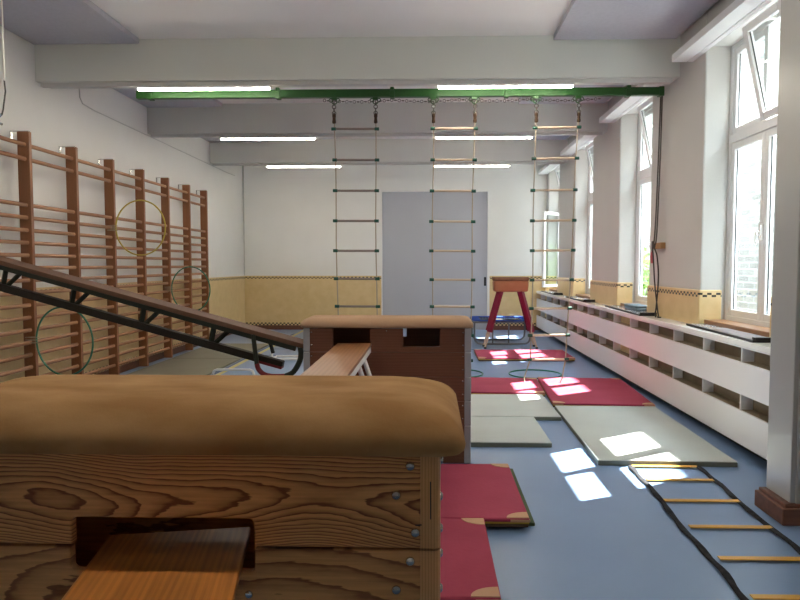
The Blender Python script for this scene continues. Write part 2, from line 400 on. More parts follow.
# local sash axes: x -> +Y, y -> +X, z -> Z
BASE = Matrix(((0, 1, 0, 0), (1, 0, 0, 0), (0, 0, 1, 0), (0, 0, 0, 1)))
for i, (a, b) in enumerate(WIN):
    f = MB()
    fr = .05; TZ = 2.70
    f.box(XG, XG+.08, a, a+fr, SZ, HZ).box(XG, XG+.08, b-fr, b, SZ, HZ).box(XG, XG+.08, a+fr, b-fr, HZ-.04, HZ)
    f.box(XG, XG+.08, a+fr, b-fr, SZ, SZ+.06).box(XG-.012, XG+.08, a+fr, b-fr, TZ-.035, TZ+.045)
    mid = (a+b)/2
    win = struct(f.build('window_%d' % (i+1), 'upvc', bevel=.006, smooth=0))
    wl = (b-a-2*fr)/2
    # far and near lower sashes
    place(Matrix.Translation((XG+.01, a+fr, SZ+.06)) @ BASE, 'casement', wl, TZ-.035-SZ-.06, win)
    if i < 3:
        place(Matrix.Translation((XG+.01, mid, SZ+.06)) @ BASE, 'casement', wl, TZ-.035-SZ-.06, win)
    else:
        # swung into the room on its far hinges
        m4 = Matrix.Translation((XG-.01, b-fr, SZ+.06)) @ Matrix.Rotation(math.radians(-50), 4, 'Z') @ Matrix.Translation((0, -wl, 0)) @ BASE
        place(m4, 'casement', wl, TZ-.035-SZ-.06, win)
    uh = HZ-.04-TZ-.045
    place(Matrix.Translation((XG+.01, mid, TZ+.045)) @ BASE, 'fanlight', wl, uh, win)
    mt = Matrix.Translation((XG-.035, a+fr, TZ+.045)) @ Matrix.Rotation(math.radians(-13), 4, 'Y') @ BASE
    place(mt, 'fanlight', wl, uh, win)
    h = MB().box(XG-.02, XG+.02, mid-.013, mid+.013, 1.72, 1.86).tube([(XG-.02, mid, 1.79), (XG-.05, mid, 1.79), (XG-.05, mid, 1.68)], .009)
    h.build('window_handle', 'upvc', win)
    h = MB().box(XG-.10, XG, mid-.16, mid-.10, HZ-.035, HZ-.002).tube([(XG-.05, mid-.13, HZ-.02), (XG-.16, mid-.3, HZ-.03)], .008)
    h.build('stay', 'conduit', win)
for i, (a, b) in enumerate(WIN):
    struct(B(2.70, XG+.02, a-.0, b, SZ-.03, SZ+.015).build('trim_%d' % (16+i), 'sill_wood', bevel=.006, smooth=0))

# ------------------------------------------------------------------ acoustic panels
def apanel(x0, x1, y0, y1, label):
    o = B(x0, x1, y0, y1, 3.89, 3.949).build('acoustic_panel', 'panel', bevel=.004, smooth=0)
    tag(o, label, 'ceiling panel', 'acoustic ceiling panels')
apanel(XL+.01, -3.15, 4.62, 7.06, 'lilac-grey acoustic ceiling panel in the top left corner, in front of the nearest beam')
apanel(1.31, 2.60, 4.62, 7.06, 'lilac-grey acoustic ceiling panel at top right, beside the nearest tall window')
apanel(XL+.01, -3.15, 7.43, 9.88, 'grey acoustic ceiling panel at left between the first and second beam')
apanel(1.31, 2.58, 7.43, 9.80, 'grey acoustic ceiling panel at right, just behind the end of the green steel beam')
apanel(XL+.01, -3.15, 10.25, 12.69, 'grey acoustic ceiling panel at left between the second and third beam')
apanel(1.31, 2.58, 10.25, 12.60, 'grey acoustic ceiling panel at right between the second and third beam')

# ------------------------------------------------------------------ lights
for y, wh in ((7.13, 'nearest'), (9.945, 'middle'), (12.76, 'farthest')):
    r = B(XL+.03, XR-.06, y, y+.05, 3.46, 3.503).build('lighting_rail', 'conduit', bevel=.004, smooth=0)
    tag(r, 'long grey lighting rail under the %s ceiling beam' % wh, 'lighting rail', 'lighting rails')
k = 0
for y, wh in ((7.13, 'nearest'), (9.945, 'middle'), (12.76, 'farthest'), (4.31, 'unseen overhead'), (1.49, 'unseen rear')):  # overhead and rear pairs are unseen, added along the pattern to brighten the foreground
    for x, side in ((-3.22, 'left'), (.08, 'right')):
        t = thing('ceiling_light', 'lit fluorescent batten at the %s end of the %s beam' % (side, wh), 'light', (x, y, 3.40), 0, 'fluorescent ceiling lights')
        B(0, 1.47, -.012, .062, .034, .058).build('housing', 'upvc', t, bevel=.004, smooth=0)
        B(.01, 1.46, .0, .05, .018, .033).build('tube', 'lamp', t, bevel=.006, smooth=0)

# ------------------------------------------------------------------ wall bars
PY = [6.642-.885+.885*i for i in range(8)]
PY = [5.757, 6.642, 7.525, 8.41, 9.30, 10.19, 11.085, 11.94]
wb = thing('wall_bars', 'long reddish wooden wall bars with seven bays along the left wall', 'wall bars', (-4.16, 8.9, 0))
def rel(o, root):
    o.parent = root; o.matrix_parent_inverse = Matrix.Translation(root.location).inverted(); return o
XP0, XP1 = -4.245, -4.12
for y in PY:
    rel(B(XP0, XP1, y-.024, y+.024, .02, 2.87).build('post', 'bar_wood', bevel=.005, smooth=0), wb)
br = MB()
for y in PY:
    rel(MB().box(XL, XP1-.01, y-.02, y+.02, 2.871, 2.878).box(XL, XL+.006, y-.02, y+.02, 2.78, 2.871).build('wall_bracket', 'steel', smooth=0), wb)
RZ = [2.735, 2.59]+[2.118-.1295*i for i in range(16)]
def rung(mb, y0, y1, z):
    return mb.tube([(XP1-.045, y0+.02, z), (XP1-.045, y1-.02, z)], .016, 10, ry=.0215)
rest = MB(); nr = 0
for i in range(7):
    for z in RZ:
        if nr < 100:
            rel(rung(MB(), PY[i], PY[i+1], z).build('rung', 'bar_rung'), wb); nr += 1
        else: rung(rest, PY[i], PY[i+1], z)
o = rel(rest.build('rung', 'bar_rung'), wb); o['kind'] = 'stuff'

# hoops tied to the wall bars
def hoop(x, y, z, ang, mat, label, R=.352):
    t = thing('hoop', label, 'hoop', (x, y, z), 0, 'hoops tied to the wall bars')
    c = math.cos(ang); s_ = math.sin(ang)
    MB().ring((R*c, R*s_, 0), R, .0095, (c, s_, 0), (0, 0, 1), 56, 8).build('ring', mat, t)
    tie = MB()
    for dz in (-.028, 0, .028):
        tie.tube([(.02, -.012, dz), (-.02, -.014, dz+.008), (-.11, -.014, dz+.002), (-.11, .01, dz), (-.02, .012, dz-.006), (.02, .012, dz)], .004, 6, True)
    tie.build('tie', 'rope', t)
hoop(-4.085, 8.352, 1.98, math.radians(-9), 'hoop_yellow', 'yellow hoop tied high on the wall bars')
hoop(-4.085, 6.585, .72, math.radians(-14), 'hoop_green', 'green hoop tied low on the wall bars, below the sloping bench')
hoop(-4.085, 10.13, 1.12, math.radians(-16), 'hoop_green', 'green hoop tied to the far end of the wall bars, just above the sloping bench')

# ------------------------------------------------------------------ grey roller door wall, conduits
o = MB().tube([(-4.30, YB-.03, 1.26), (-4.30, YB-.03, 3.9)], .014).build('conduit_pipe', 'conduit'); tag(o, 'thin vertical grey pipe in the back left corner of the room', 'pipe', 'conduits')
o = MB().tube([(-4.312, 7.95, 3.88), (-4.312, 7.98, 3.56), (-4.312, 8.04, 3.50), (-4.312, 8.3, 3.48), (-4.312, 13.8, 3.46), (-4.312, 14.3, 3.47)], .007).build('conduit_pipe', 'conduit')
tag(o, 'thin cable conduit running high along the left wall above the wall bars', 'pipe', 'conduits')
t = thing('hanging_cord', 'thin pale cord hanging from the ceiling at the left edge, above the wall bars', 'cord', (-3.32, 5.0, 2.62))
MB().tube([(.02, 0, 1.33), (.03, 0, .9), (.035, 0, .33), (.028, 0, .30)], .006).build('wire', 'conduit', t)
MB().tube([(.028, 0, .31), (.035, 0, .22), (.012, 0, .08), (.0, 0, .04)], .006).build('lower_wire', 'cord', t)
MB().tube([(.0, 0, .05), (-.03, 0, .02), (-.03, 0, -.02), (0, 0, -.03)], .010).build('hook', 'steel', t)

# ------------------------------------------------------------------ green beam with ladders
gb = thing('steel_beam', 'green painted steel beam hung across the room below the nearest ceiling beam', 'beam', (0, 7.45, 3.40))
B(-3.36, 2.60, -.035, .035, 0, .088).build('rail', 'green_paint', gb, bevel=.006, smooth=0)
for x in (-3.2, -1.73, -.43, .86, 2.22):
    MB().box(x-.025, x+.025, -.045, .045, -.012, .094).box(x-.02, x+.02, -.06, .0, .07, .104).build('bracket', 'green_paint', gb, bevel=.003, smooth=0)
MB().box(2.56, 2.615, -.042, .042, -.01, .095).build('end_cap', 'green_paint', gb, bevel=.004, smooth=0)
LX = ((-1.09, -.622), (.035, .5), (1.192, 1.668))
for a, b in LX:
    for x in (a, b):
        MB().box(x-.03, x+.03, -.02, .02, -.03, .002).ring((x, 0, -.045), .028, .007, (1, 0, 0), (0, 0, 1), 14, 6).ring((x-.04, 0, -.03), .02, .006, (.8, 0, .6), (-.6, 0, .8), 12, 6).ring((x+.04, 0, -.03), .02, .006, (.8, 0, -.6), (.6, 0, .8), 12, 6).build('eye_hook', 'green_paint', gb)
ch = MB(); n = 74
for i in range(n):
    u = i/(n-1); x = -1.2+u*3.1
    z = -.035-.018*abs(math.sin(u*PI*4))
    a = (1, 0, 0); b2 = (0, 1, 0) if i % 2 else (0, 0, 1)
    ch.ring((x, -.02, z), .016, .0035, a, b2, 8, 4)
o = ch.build('slack_chain', 'chain', gb)

def ladder(idx, zs, tilt, drift, matr, label, tails):
    x0, x1 = LX[idx]
    t = thing('rope_ladder', label, 'rope ladder', (x0, 7.45, 3.30), 0, 'rope ladders on the green beam')
    W = x1-x0; top = 3.30
    def ropex(side, z):           # gentle sway of each rope
        u = (3.05-z)/2.8
        return (W if side else 0)+drift[side]*u+.006*math.sin(u*9+idx+side)
    for s in (0, 1):
        pts = [(ropex(s, 3.15), 0, 3.15-top)]+[(ropex(s, z), 0, z-top+(tilt*W if s else 0)) for z in zs]
        if tails:
            e = zs[-1]-.11; pts += [(ropex(s, e)-(.035 if s == 0 else .02), -.0, e-top), (ropex(s, e)-(.07 if s == 0 else .035), -.02, .20-top), (ropex(s, e)-.07, -.05, .15-top)]
        else: pts += [(ropex(s, .3), 0, .28-top)]
        MB().tube(pts, .0075, 6).build('rope', 'rope', t)
        hk = MB(); xx = ropex(s, 3.2)
        for j in range(4):
            zc = .033-.036*j
            hk.ring((xx, 0, zc), .021, .0055, (0, 0, 1), (1, 0, 0) if j % 2 else (0, 1, 0), 12, 6)
        hk.tube([(xx, 0, -.07), (xx, 0, -.09)], .012, 8)
        hk.build('carabiner', 'chain', t)
        kn = MB()
        for zc, rr in ((-.105, .021), (-.14, .018), (-.17, .021)):
            kn.tube([(xx, 0, zc+.022), (xx, 0, zc+.014), (xx, 0, zc-.014), (xx, 0, zc-.022)], [.008, rr, rr, .008], 10)
        kn.build('knot', 'knot', t)
    for z in zs:
        a = Vector((ropex(0, z)-.03, 0, z-top)); b = Vector((ropex(1, z)+.03, 0, z-top+tilt*W))
        d = (b-a).normalized()
        r = MB().tube([a, b], .0135, 10).build('rung', matr, t)
        for p, q in ((a-d*.006, a+d*.045), (b-d*.045, b+d*.006)):
            MB().tube([p, q], .0185, 10).build('end_sleeve', 'green_cap', r)
    return t
ladder(0, [3.05, 2.70, 2.352, 2.007, 1.665, 1.343, 1.023, .70, .40], -.006, (.035, .01), 'rung_grey', 'rope ladder with greyish rungs hanging at left, left of the grey door', False)
ladder(1, [3.048, 2.697, 2.345, 1.998, 1.662, 1.332, 1.022, .69, .40], -.008, (-.01, -.035), 'rung_pale', 'middle rope ladder with pale rungs, hanging in front of the grey door', False)
ladder(2, [3.05, 2.703, 2.347, 2.003, 1.663, 1.328, 1.0, .69, .41], .012, (-.03, -.105), 'rung_pale', 'right rope ladder with loose rope ends over the red mats', True)

# pulley cord and wall cleat
t = thing('wall_cleat', 'brown wooden cleat on the right wall with the beam cord wound on it', 'cleat', (XR, 7.53, 1.72))
B(-.055, 0, -.13, .11, -.035, .035).build('block', 'cleat', t, bevel=.006, smooth=0)
MB().tube([(-.05, .05, 0), (-.09, .05, 0)], .016).tube([(-.085, .05, -.055), (-.085, .05, .055)], .012).build('horn', 'chain', t)
pts1 = [(2.602, 7.49, 3.42), (2.602, 7.52, 2.8), (2.60, 7.56, 2.1), (2.59, 7.575, 1.78), (2.575, 7.585, 1.70), (2.585, 7.58, 1.60), (2.60, 7.56, 1.3), (2.61, 7.48, 1.0), (2.60, 7.42, .93), (2.585, 7.38, ZW+.012), (2.56, 7.32, ZW+.010), (2.58, 7.28, ZW+.010)]
pts2 = [(2.602, 7.44, 3.42), (2.605, 7.47, 2.8), (2.60, 7.50, 2.1), (2.59, 7.51, 1.78), (2.575, 7.53, 1.71), (2.59, 7.47, 1.6), (2.60, 7.44, 1.35), (2.61, 7.52, 1.02), (2.615, 7.56, .95), (2.60, 7.52, ZW+.012), (2.57, 7.42, ZW+.010), (2.55, 7.36, ZW+.010)]
def smooth_pts(p, n=6):
    p = [Vector(q) for q in p]; out = []
    for i in range(len(p)-1):
        a, b, c, d = p[max(i-1, 0)], p[i], p[i+1], p[min(i+2, len(p)-1)]
        for k in range(n):
            u = k/n
            out.append(.5*((2*b)+(c-a)*u+(2*a-5*b+4*c-d)*u*u+(3*b-a-3*c+d)*u**3))
    out.append(p[-1]); return out
o = MB().tube(smooth_pts(pts1), .008, 6).tube(smooth_pts(pts2), .008, 6).build('beam_cord', 'cord')
tag(o, 'dark double cord from the right end of the green beam down to the worktop', 'cord')
o = MB().tube(smooth_pts([(2.60, 7.665, 1.70), (2.595, 7.67, 1.62), (2.60, 7.665, 1.52)]), [.006]*5+[.012]*8, 6).tube([(2.60, 7.665, 1.70), (2.66, 7.64, 1.70)], .005).build('tassel', 'pink')
tag(o, 'small pink tassel hanging beside the wall cleat', 'tassel')

# ------------------------------------------------------------------ low shelf unit and worktop
CX = 2.45; CY0, CY1 = 4.05, YB-.03
cab = thing('shelf_unit', 'long low white shelf unit with two rows of open cubbies under the windows', 'shelf', (CX, 9.5, 0))
divs = [4.45+.715*i for i in range(15)]
def cpart(name, mat, *boxes, **kw):
    m = MB()
    for b in boxes: m.box(*b)
    return rel(m.build(name, mat, smooth=0, **kw), cab)
cpart('upper_panel', 'cab', (CX, CX+.02, CY0, CY1, .48, .735), bevel=.002)
cpart('lower_panel', 'cab', (CX, CX+.02, CY0, CY1, .085, .353), bevel=.002)
cpart('shelf_board', 'cubby', (CX+.02, 2.63, CY0, CY1, .715, .735))
cpart('shelf_board', 'cubby', (CX+.02, 2.63, CY0, CY1, .333, .353))
cpart('top_board', 'cab', (CX+.004, 2.63, CY0, CY1, .848, .860))
cpart('kick_board', 'dark_kick', (CX+.12, CX+.14, CY0, CY1, .001, .085))
for y in divs:
    cpart('divider', 'cab', (CX+.0205, 2.566, y-.009, y+.009, .353, .848))
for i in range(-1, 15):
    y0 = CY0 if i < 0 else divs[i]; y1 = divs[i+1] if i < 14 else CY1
    cpart('back_board', 'sunlit_board' if i in (5, 13) else 'cubby', (2.566, 2.574, y0, y1, .353, .848))
o = MB().box(CX-.006, 2.80, CY0, CY1, .861, ZW)
wt = MB().box(CX-.006, 2.645, CY0, CY1, .861, ZW)
for a, b in WIN: wt.box(2.645, 2.80, a+.014, b-.014, .861, ZW)
o.bm.free()
o = wt.build('worktop', 'worktop', bevel=.004, smooth=0); tag(o, 'long pale worktop lying on the white shelf unit below the windows', 'worktop')

# black edged boards on the worktop, one by each window
def board(y0, y1, xa, xb, rz, label):
    cy = (y0+y1)/2; t = thing('edged_board', label, 'board', ((xa+xb)/2, cy, ZW), rz, 'boards on the worktop')
    L = (y1-y0)/2; W = (xb-xa)/2
    B(-W, W, -L, L, .0, .020).build('slab', 'black', t, bevel=.003, smooth=0)
    B(-W+.012, W-.012, -L+.045, L-.05, .016, .0225).build('top_sheet', 'slate', t, smooth=0)
    B(-W+.01, W-.01, -L, -L+.035, .020, .040).build('end_block', 'black', t, bevel=.003, smooth=0)
board(5.0, 6.42, 2.50, 2.715, math.radians(-2.0), 'long black-edged board on the worktop by the nearest window')
board(7.60, 9.32, 2.475, 2.69, math.radians(-2), 'black-edged board on the worktop under the folded blue-grey cloths, second window')
board(10.42, 12.0, 2.475, 2.68, math.radians(-1.5), 'black-edged board on the worktop by the third window from the camera')
board(12.92, 14.6, 2.475, 2.67, math.radians(-1.5), 'black-edged board at the far end of the worktop, below the open casement')
for k, (dz, dy, lab) in enumerate(((0, 0, 'lower of the two folded blue-grey cloths on the worktop by the second window'), (.032, .03, 'upper of the two folded blue-grey cloths on the worktop by the second window'))):
    q = MB().box(2.57, 2.75, 8.12+dy, 8.60+dy, ZW+.0235+dz, ZW+.0235+dz+.030)
    q.bevel(.012, 3)
    tag(q.build('folded_cloth', 'books'), lab, 'cloth', 'folded cloths on the worktop')

# ------------------------------------------------------------------ mats
def mat_red(x0, x1, y0, y1, z0, h, label, corner=True):
    cx, cy = (x0+x1)/2, (y0+y1)/2; W, L = (x1-x0)/2, (y1-y0)/2
    t = thing('gym_mat', label, 'mat', (cx, cy, z0), 0, 'red gym mats')
    B(-W, W, -L, L, h*.55, h).build('top_cover', 'mat_red', t, bevel=.012, seg=3, smooth=0)
    B(-W+.004, W-.004, -L+.004, L-.004, h*.36, h*.56).build('edge_band', 'mat_yellow', t, bevel=.003, smooth=0)
    B(-W+.008, W-.008, -L+.008, L-.008, 0, h*.37).build('underside', 'mat_brown', t, bevel=.003, smooth=0)
    if corner:
        for sx in (-1, 1):
            for sy in (-1, 1):
                pts = [(sx*(W-.006), sy*(L-.006))]+[(sx*(W-.006-.125*math.cos(a)), sy*(L-.006-.085*math.sin(a))) for a in [PI/2*i/8 for i in range(9)]]
                q = MB().prism(pts, 'z', h-.004, h+.0025)
                q.box(min(sx*W, sx*(W-.11)), max(sx*W, sx*(W-.11)), min(sy*(L+.001), sy*(L-.01)), max(sy*(L+.001), sy*(L-.01)), h*.6, h-.008)
                q.build('corner_patch', 'mat_tan', t, smooth=0)
    return t
mat_red(-.95, .566, 3.585, 4.59, .0205, .055, 'dark red mat on a thin green mat, right of the wooden boxes')
mat_red(-1.2, .308, 2.70, 3.572, .0, .08, 'nearest dark red mat, at the lower right corner of the suede-topped box')
o = B(-.80, .606, 3.66, 4.66, .0, .020).build('thin_mat', 'mat_green', bevel=.004, smooth=0); tag(o, 'thin dark green mat sticking out under a red mat', 'mat')
m3 = mat_red(.0, 1.345, 7.36, 8.33, .0, .05, 'red mat lying behind the grey-green mats, left of the joint below the right rope ladder')
m3.rotation_euler = (0, 0, math.radians(-3.5))
m_ = mat_red(-.525, .525, -.79, .79, .0, .05, 'large red mat in the middle of the floor, beside the white shelf unit')
m_.location = (1.868, 7.54, 0); m_.rotation_euler = (0, 0, math.radians(-3.5))
mat_red(.755, 2.265, 10.06, 11.06, .0, .055, 'red mat with mustard edge farthest back, in front of the vaulting buck')
def mat_plain(name, x0, x1, y0, y1, h, matn, label, rz=0, group='grey foam mats'):
    cx, cy = (x0+x1)/2, (y0+y1)/2; W, L = (x1-x0)/2, (y1-y0)/2
    t = thing(name, label, 'mat', (cx, cy, 0), rz, group)
    B(-W+.002, W-.002, -L+.002, L-.002, h*.8, h).build('top_cover', matn, t, bevel=.004, seg=2, smooth=0)
    B(-W, W, -L, L, 0, h*.86).build('edge_band', 'mat_edge' if matn == 'mat_grey' else matn, t, bevel=.004, seg=2, smooth=0)
mat_plain('foam_mat', .30-.65, 1.005, 5.275, 6.195, .042, 'mat_grey', 'grey-green foam mat lying against the back of the far vaulting box')
mat_plain('foam_mat', -.1, 1.268, 6.20, 7.27, .042, 'mat_grey', 'grey-green foam mat left of the large sunlit one, just in front of a red mat')
mat_plain('foam_mat', 1.278, 2.305, 4.80, 6.69, .042, 'mat_grey', 'large sunlit grey-green foam mat beside the black and orange agility ladder', math.radians(-1.2))
mat_plain('foam_mat', -4.09, -3.0, 8.15, 10.05, .03, 'mat_olive', 'nearer olive-grey mat along the foot of the wall bars', 0, 'olive mats at the wall bars')
mat_plain('foam_mat', -4.09, -3.0, 10.06, 12.0, .03, 'mat_olive', 'farther olive-grey mat along the foot of the wall bars', 0, 'olive mats at the wall bars')

# floor hoops
for x, y, lab in ((1.44, 8.83, 'green hoop lying on the floor behind the red mats, below the right rope ladder'), (.375, 8.86, 'green hoop on the floor partly hidden by the far vaulting box')):
    o = MB().ring((0, 0, .0105), .352, .0095, (1, 0, 0), (0, 1, 0), 56, 8).build('hoop', 'hoop_green'); o.location = (x, y, 0)
    tag(o, lab, 'hoop', 'green hoops on the floor')

# ------------------------------------------------------------------ agility ladder
t = thing('agility_ladder', 'agility ladder with black straps and orange slats flat on the blue floor', 'agility ladder', (1.7, 3.6, 0))
def strap(xs):
    pts = []
    for i in range(46):
        y = 4.77-i*.056
        u = i/45
        x = xs[0]+(xs[1]-xs[0])*u+.008*math.sin(i*.33+xs[0]*3)+.003*math.sin(i*1.1)
        pts.append((x, y, .009+.003*math.sin(i*.9)))
    q = MB().tube(pts, [.019+.003*math.sin(i*1.3) for i in range(46)], 8, ry=.009)
    return rel(q.build('strap', 'strap'), t)
strap((1.495, 1.38)); strap((1.985, 1.88))
for y, a, b in ((4.764, 1.5, 1.985), (4.462, 1.5, 1.965), (4.063, 1.485, 1.955), (3.652, 1.48, 1.945), (3.252, 1.47, 1.93), (2.867, 1.445, 1.91), (2.47, 1.41, 1.89)):
    rel(B(a, b, y-.02, y+.02, .010, .016).build('slat', 'agil_rung', bevel=.002, smooth=0), t)

# ------------------------------------------------------------------ vaulting boxes
def pad(mb, x0, x1, y0, y1, z0, z1, prof, rc):
    """cushion of stacked rounded loops; prof lists (height fraction, inset in x, inset in y)"""
    bm = mb.bm; prev = None
    for fz, ix, iy in prof:
        z = z0+(z1-z0)*fz; r = max(.006, min(rc+ix*.5, (y1-y0)/2-iy-.004))
        loop = []
        for cx, cy, a0 in ((x1-ix-r, y1-iy-r, 0), (x0+ix+r, y1-iy-r, PI/2), (x0+ix+r, y0+iy+r, PI), (x1-ix-r, y0+iy+r, 1.5*PI)):
            loop += [bm.verts.new((cx+r*math.cos(a0+PI/2*i/8), cy+r*math.sin(a0+PI/2*i/8), z)) for i in range(9)]
        if prev:
            n = len(loop)
            for i in range(n): bm.faces.new((prev[i], prev[(i+1) % n], loop[(i+1) % n], loop[i]))
        else: bm.faces.new(loop[::-1])
        prev = loop
    bm.faces.new(prev)
    return mb
def profile(kx, ky):
    base = ((0, .13, .16), (.04, .06, .08), (.12, .015, .03), (.24, 0, 0), (.4, .02, .02), (.52, .07, .07), (.64, .14, .15), (.74, .23, .26), (.83, .36, .40), (.90, .50, .55), (.95, .66, .72), (.985, .84, .9), (1, 1, 1.15))
    return [(f, a*kx, c*ky) for f, a, c in base]

def notched(x0, x1, z0, z1, notch_top=(), notch_bot=(), r=.014):
    """outline (x,z) of a board with rounded notches cut from its top or bottom edge"""
    pts = [(x0, z0)]
    def arc(cx, cz, a0, a1): return [(cx+r*math.cos(a0+(a1-a0)*i/4), cz+r*math.sin(a0+(a1-a0)*i/4)) for i in range(5)]
    for a, b, zc in sorted(notch_bot):
        pts += [(a, z0)]+arc(a+r, zc-r, PI, PI/2)+arc(b-r, zc-r, PI/2, 0)+[(b, z0)]
    pts += [(x1, z0), (x1, z1)]
    for a, b, zc in sorted(notch_top, reverse=True):
        pts += [(b, z1)]+arc(b-r, zc+r, 0, -PI/2)+arc(a+r, zc+r, -PI/2, -PI)+[(a, z1)]
    pts += [(x0, z1)]
    return pts

# near box: old pine, suede cushion
bx0, bx1, by0, by1 = -1.262, .026, 1.50, 1.955
vb = thing('vaulting_box', 'large old pine vaulting box with a thick tan suede cushion top, in the foreground', 'vaulting box', ((bx0+bx1)/2, (by0+by1)/2, 0), 0, 'vaulting boxes')
def vpart(o): return rel(o, vb)
pd = pad(MB(), bx0-.058, bx1+.058, by0-.04, by1+.055, 1.055, 1.175, profile(.18, .13), .03)
o = vpart(pd.build('padded_top', 'suede', smooth=60))
joints = [1.0555, .826, .617, .415, .206, .004]
SL = (-.860, -.418)
for k in range(5):
    z1, z0 = joints[k]-.0028, joints[k+1]+.0028
    nt_ = [(SL[0]-.004, SL[1]+.0, .765)] if k == 1 else []
    nb = [(SL[0], SL[1], .896)] if k == 0 else []
    pw = .048
    m = MB()
    m.prism(notched(bx0+pw, bx1-pw, z0, z1, nt_, nb), 'y', by0, by0+.024)
    m.prism(notched(bx0+pw, bx1-pw, z0-.0026, z1+.0026, nt_, nb), 'y', by1-.024, by1)
    m.box(bx0, bx0+.024, by0+pw, by1-pw, z0, z1).box(bx1-.024, bx1, by0+pw, by1-pw, z0, z1)
    sec = vpart(m.build('box_section', 'pine' if k != 1 else 'pine_lower', smooth=0, bevel=.003))
    for xa, sx in ((bx0, 1), (bx1, -1)):
        for ya, sy in ((by0, 1), (by1, -1)):
            q = MB().box(min(xa, xa+sx*pw), max(xa, xa+sx*pw), min(ya, ya+sy*pw), max(ya, ya+sy*pw), z0, z1)
            es = [e for e in q.bm.edges if abs(e.verts[0].co.x-xa) < 1e-6 and abs(e.verts[1].co.x-xa) < 1e-6 and abs(e.verts[0].co.y-ya) < 1e-6 and abs(e.verts[1].co.y-ya) < 1e-6]
            q.bevel(.016, 5, es)
            p = q.build('corner_post', 'post_wood', smooth=50); p.parent = sec
    zt = z1
    spots = ((-.072, -.026), (-.105, -.096), (-.060, -.186))
    for dx, dz in spots:
        q = MB().dome((bx1+dx, by0, zt+dz), .0115, .008, (0, -1, 0)); p = q.build('bolt', 'steel', smooth=50); p.parent = sec
    for dz, dy in ((-.022, .02), (-.115, .03), (-.19, .02)):
        q = MB().dome((bx1, by0+dy+.02, zt+dz), .011, .007, (1, 0, 0)); p = q.build('bolt', 'steel', smooth=50); p.parent = sec
    q = MB().dome((-.433, by0, zt-.112), .010, .006, (0, -1, 0)) if k == 1 else None
    if q: p = q.build('bolt', 'steel', smooth=50); p.parent = sec
    if k == 0:
        q = MB().tube([(bx1-.024, by0-.0005, .99), (bx1-.0235, by0-.0005, .90)], .0016, 6).tube([(bx1-.06, by0-.0005, .885), (bx1-.045, by0-.0005, .886)], .0016, 6)
        p = q.build('pencil_mark', 'black'); p.parent = sec

# plank through the slot of the near box
t = thing('plank', 'orange varnished plank pushed into the slot of the near pine box', 'plank', (-.63, 1.5, .766), math.radians(10.0))
pm = MB().box(-.185, .178, -1.25, .19, .0, .022)
pm.build('board', 'plank', t, bevel=.004, smooth=0)
MB().box(-.15, -.11, -1.2, -.1, -.03, -.0).box(.11, .15, -1.2, -.1, -.03, -.0).build('batten', 'plank', t, smooth=0)
for y in (-1.15,):
    for x in (-.15, .15):
        MB().tube([(x, y, -.0), (x*1.1, y-.05, -.766)], .018, 10).build('leg', 'tube', t)

# far box
fx0, fx1, fy0, fy1 = -.953, .310, 4.82, 5.20
vb2 = thing('vaulting_box', 'dark red-brown vaulting box with beige top and grey corner strips, behind the near box', 'vaulting box', ((fx0+fx1)/2, (fy0+fy1)/2, 0), 0, 'vaulting boxes')
pd = pad(MB(), fx0-.016, fx1+.014, fy0-.02, fy1+.02, 1.028, 1.100, [(f, a*.05, c*.06) for f, a, c in ((0, .3, .3), (.06, .1, .1), (.15, 0, 0), (.55, .02, .05), (.75, .25, .25), (.88, .5, .5), (.96, .8, .8), (1, 1.3, 1.3))], .02)
rel(pd.build('padded_top', 'suede_new', smooth=60), vb2)
j2 = [1.026, .846, .66, .475, .29, .004]
for k in range(5):
    z1, z0 = j2[k]-.001, j2[k+1]+.001
    n2 = [(-.727, -.449, .887), (-.201, .076, .887)] if k == 0 else []
    m = MB()
    m.prism(notched(fx0+.045, fx1-.045, z0, z1, n2, (), .004), 'y', fy0+.004, fy0+.022)
    m.prism(notched(fx0+.045, fx1-.045, z0, z1, [(-.44, -.186, .925)] if k == 0 else [], (), .004), 'y', fy1-.022, fy1-.004)
    if k == 0: m.box(fx0+.004, fx0+.022, fy0+.045, fy1-.045, .985, z1)
    elif k > 1: m.box(fx0+.004, fx0+.022, fy0+.045, fy1-.045, z0, z1)
    else: m.box(fx0+.004, fx0+.022, fy0+.045, fy1-.045, z0, .77)
    m.box(fx1-.022, fx1-.004, fy0+.045, fy1-.045, z0, z1)
    sec = rel(m.build('box_section', 'box_wood', smooth=0, bevel=.0015), vb2)
    def sub(o): o.parent = sec
    for xa, sx in ((fx0, 1), (fx1, -1)):
        for ya, sy in ((fy0, 1), (fy1, -1)):
            sub(MB().box(min(xa, xa+sx*.05), max(xa, xa+sx*.05), min(ya, ya+sy*.05), max(ya, ya+sy*.05), z0, z1).build('corner_strip', 'alu', smooth=0, bevel=.006, seg=3))
        for dz in (-.03, -.13 if k else -.125):
            sub(MB().dome((xa+sx*.062, fy0+.004, z1+dz), .006, .004, (0, -1, 0)).build('screw', 'steel', smooth=50))
    if k == 0:
        sub(MB().dome((-.325, fy0+.004, z1-.018), .006, .004, (0, -1, 0)).build('screw', 'steel', smooth=50))

